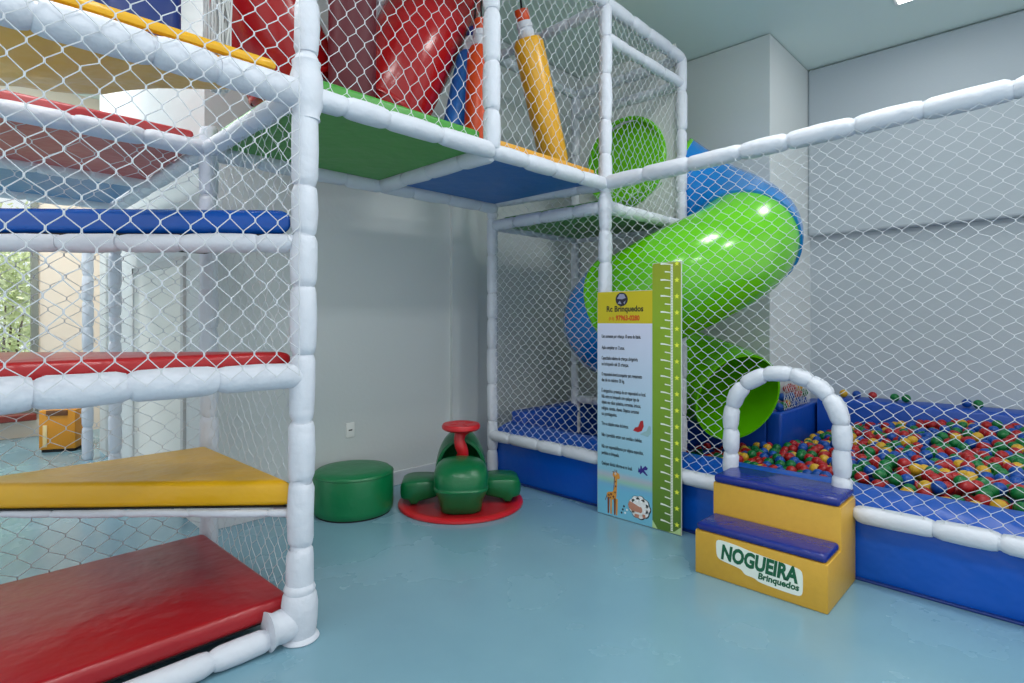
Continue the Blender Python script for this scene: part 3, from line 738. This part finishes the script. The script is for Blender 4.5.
# ------------------------------------------------------------------ green and red spinner toy
TY = empty('ride_on_spinner', 'green plastic ride-on spinner with red steering wheel on a red disc', 'ride-on toy', (2.932, 3.42, 0), math.atan2(.761, .648) - PI / 2)
ds = MB(); ds.lathe([(.02, 0), (.485, 0), (.492, .008), (.49, .022), (.475, .032), (.44, .034), (.425, .026), (.02, .03)], (0, 0, 0), n=64); ds.build('base_disc', M_TOYR, TY)
def sup(cx, cy, z, a, b, e=2.6, n=40, dy=None):
    out = []
    for k in range(n):
        t = 2 * PI * k / n; c, s_ = math.cos(t), math.sin(t)
        out.append((cx + a * math.copysign(abs(c) ** (2 / e), c), cy + b * math.copysign(abs(s_) ** (2 / e), s_), z))
    return out
# front pod (towards the camera = local -y)
ns = MB(); R = []
for z, a, b, cy in [(.026, .14, .10, -.25), (.036, .152, .115, -.255), (.10, .160, .135, -.26), (.11, .163, .14, -.26), (.16, .184, .16, -.262), (.195, .202, .178, -.262), (.208, .203, .184, -.262), (.216, .194, .176, -.258), (.228, .200, .18, -.256), (.29, .204, .18, -.25), (.33, .196, .17, -.24), (.365, .176, .15, -.225), (.388, .145, .12, -.21), (.402, .09, .08, -.20), (.407, .02, .02, -.2)]:
    R.append(sup(0, cy, z, a, b, 2.7))
ns.rings(R); ns.build('front_pod', M_TOYG, TY, sharp=75)
# back shell: hollow seat open to the front
bs_ = MB(); R = []; n = 30
def arcz(r, rz, th, y): return [(r * math.cos(PI * k / n), y, .22 + rz * math.sin(PI * k / n)) for k in range(n + 1)]
prof = []
for y, r, rz in [(.0, .204, .285), (.10, .207, .325), (.20, .204, .335), (.27, .19, .31), (.32, .13, .22), (.335, .05, .08)]:
    R.append([(x, yy, zz) for x, yy, zz in arcz(r, rz, 0, y)])
inn = []
for y, r, rz in [(.305, .05, .08), (.29, .11, .18), (.24, .16, .27), (.18, .182, .31), (.1, .184, .302), (.0, .181, .262)]:
    inn.append([(x, yy, zz) for x, yy, zz in arcz(r, rz, 0, y)])
allr = R + inn + [R[0]]
bs_.rings(allr, False, False, closed=False)
bs_.build('seat_back', M_TOYG, TY, sharp=70)
ns = MB(); R = []
for z, a, b in [(.03, .15, .2), (.05, .165, .22), (.12, .18, .24), (.22, .197, .255), (.232, .17, .22)]: R.append(sup(0, .06, z, a, b, 3))
ns.rings(R); ns.build('hull', M_TOYG, TY, sharp=70)
for s_ in (-1, 1):
    wg = MB(); R = []
    prof = [(.05, .0), (.08, -.012), (.23, -.005), (.25, .0)]
    for x, z0, z1, b in [(.16, .10, .205, .12), (.2, .085, .214, .14), (.27, .072, .218, .15), (.32, .06, .218, .152), (.34, .038, .218, .152), (.38, .036, .216, .15), (.40, .066, .214, .146), (.43, .07, .208, .138), (.455, .078, .195, .12), (.465, .1, .17, .1)]:
        R.append([(s_ * x, y, z) for y, z in [(-b * .9, z0 + .004), (-b, z0 + .02), (-b, z1 - .03), (-b * .96, z1 - .01), (-b * .86, z1), (b * .86, z1), (b * .96, z1 - .01), (b, z1 - .03), (b, z0 + .02), (b * .9, z0)]])
    wg.rings(R); wg.build('side_seat', M_TOYG, TY, sharp=60)
cm = MB(); cp = []
for k in range(14):
    t = k / 13; cp.append((.014 * math.sin(t * 2.2 * PI), -.07 + .012 * math.cos(t * 2.2 * PI), .35 + .245 * t))
cm.tube(cp, [.05, .05, .046, .044, .044, .045, .046, .045, .043, .042, .043, .046, .055, .07], 20); cm.build('steering_column', M_TOYR, TY)
wh = MB().lathe([(.02, 0), (.09, -.006), (.13, .0), (.148, .014), (.15, .034), (.142, .048), (.12, .053), (.10, .046), (.05, .047), (.02, .05)], (0, -.07, .592), n=44)
for k in range(4):
    a = k * PI / 2 + .5
    wh.tube([(.03 * math.cos(a), -.07 + .03 * math.sin(a), .636), (.11 * math.cos(a), -.07 + .11 * math.sin(a), .633)], .008, 6)
wh.build('steering_wheel', M_TOYR, TY)

# ------------------------------------------------------------------ far room: yellow storage cube and a folded white cover
YC = empty('storage_cube', 'orange-yellow box standing on the far floor near the window', 'box', (1.04, 8.05, 0), -.5)
MB().box((-.17, -.17, .03), (.17, .17, .46), .015).build('box_body', mat('orange_board', (214, 140, 24), .45), YC)
MB().box((-.13, -.177, .06), (-.09, -.168, .3), .003).build('label_strip', mat('label_cream', (232, 206, 150), .6), YC)
MB().box((-.1, -.18, .40), (.1, -.165, .46), .004).build('lid_latch', mat('brown_latch', (110, 66, 30), .5), YC)
MB().box((-.15, -.15, 0), (.15, .15, .031)).build('plinth', M_BLACK, YC, smooth=False)

# ------------------------------------------------------------------ light, camera
wd = bpy.data.worlds.new('World'); SC.world = wd; wd.use_nodes = True
bg = wd.node_tree.nodes['Background']; bg.inputs[0].default_value = (.92, .97, 1, 1); bg.inputs[1].default_value = 1.08
def area(name, loc, to, sx, sy, power, col=(1, 1, 1)):
    l = bpy.data.lights.new(name, 'AREA'); l.shape = 'RECTANGLE'; l.size = sx; l.size_y = sy; l.energy = power; l.color = col
    o = bpy.data.objects.new(name, l); COL.objects.link(o); o.location = loc
    o.rotation_euler = (Vector(to) - Vector(loc)).to_track_quat('-Z', 'Y').to_euler()
    return o
for k, (lx, ly) in enumerate(LIGHTS):
    area('panel_and_fill_light', (lx, ly, CEIL - .03), (lx, ly, 0), .56, .56, 7 if k == 0 else (90 if k == 6 else 32))  # all but the first are added fill for the floor and far room

sn = bpy.data.lights.new('sun', 'SUN'); sn.energy = 4.5; sn.angle = .01; sn.color = (1, .95, .87)
so = bpy.data.objects.new('sun', sn); COL.objects.link(so); so.rotation_euler = Vector((.05, -.3, -1)).to_track_quat('-Z', 'Y').to_euler()
cam = bpy.data.cameras.new('Camera'); co = bpy.data.objects.new('Camera', cam); COL.objects.link(co)
co.location = (0, 0, 1.45); co.rotation_euler = (PI / 2, 0, math.radians(44.238 - 90))
cam.sensor_width = 36; cam.lens = 565 / 1024 * 36; cam.shift_y = -21.5 / 1024; cam.clip_start = .05
SC.camera = co
vs = SC.view_settings; vs.view_transform = 'Standard'; vs.look = 'None'; vs.gamma = 1; vs.use_curve_mapping = False
vs.exposure = 0
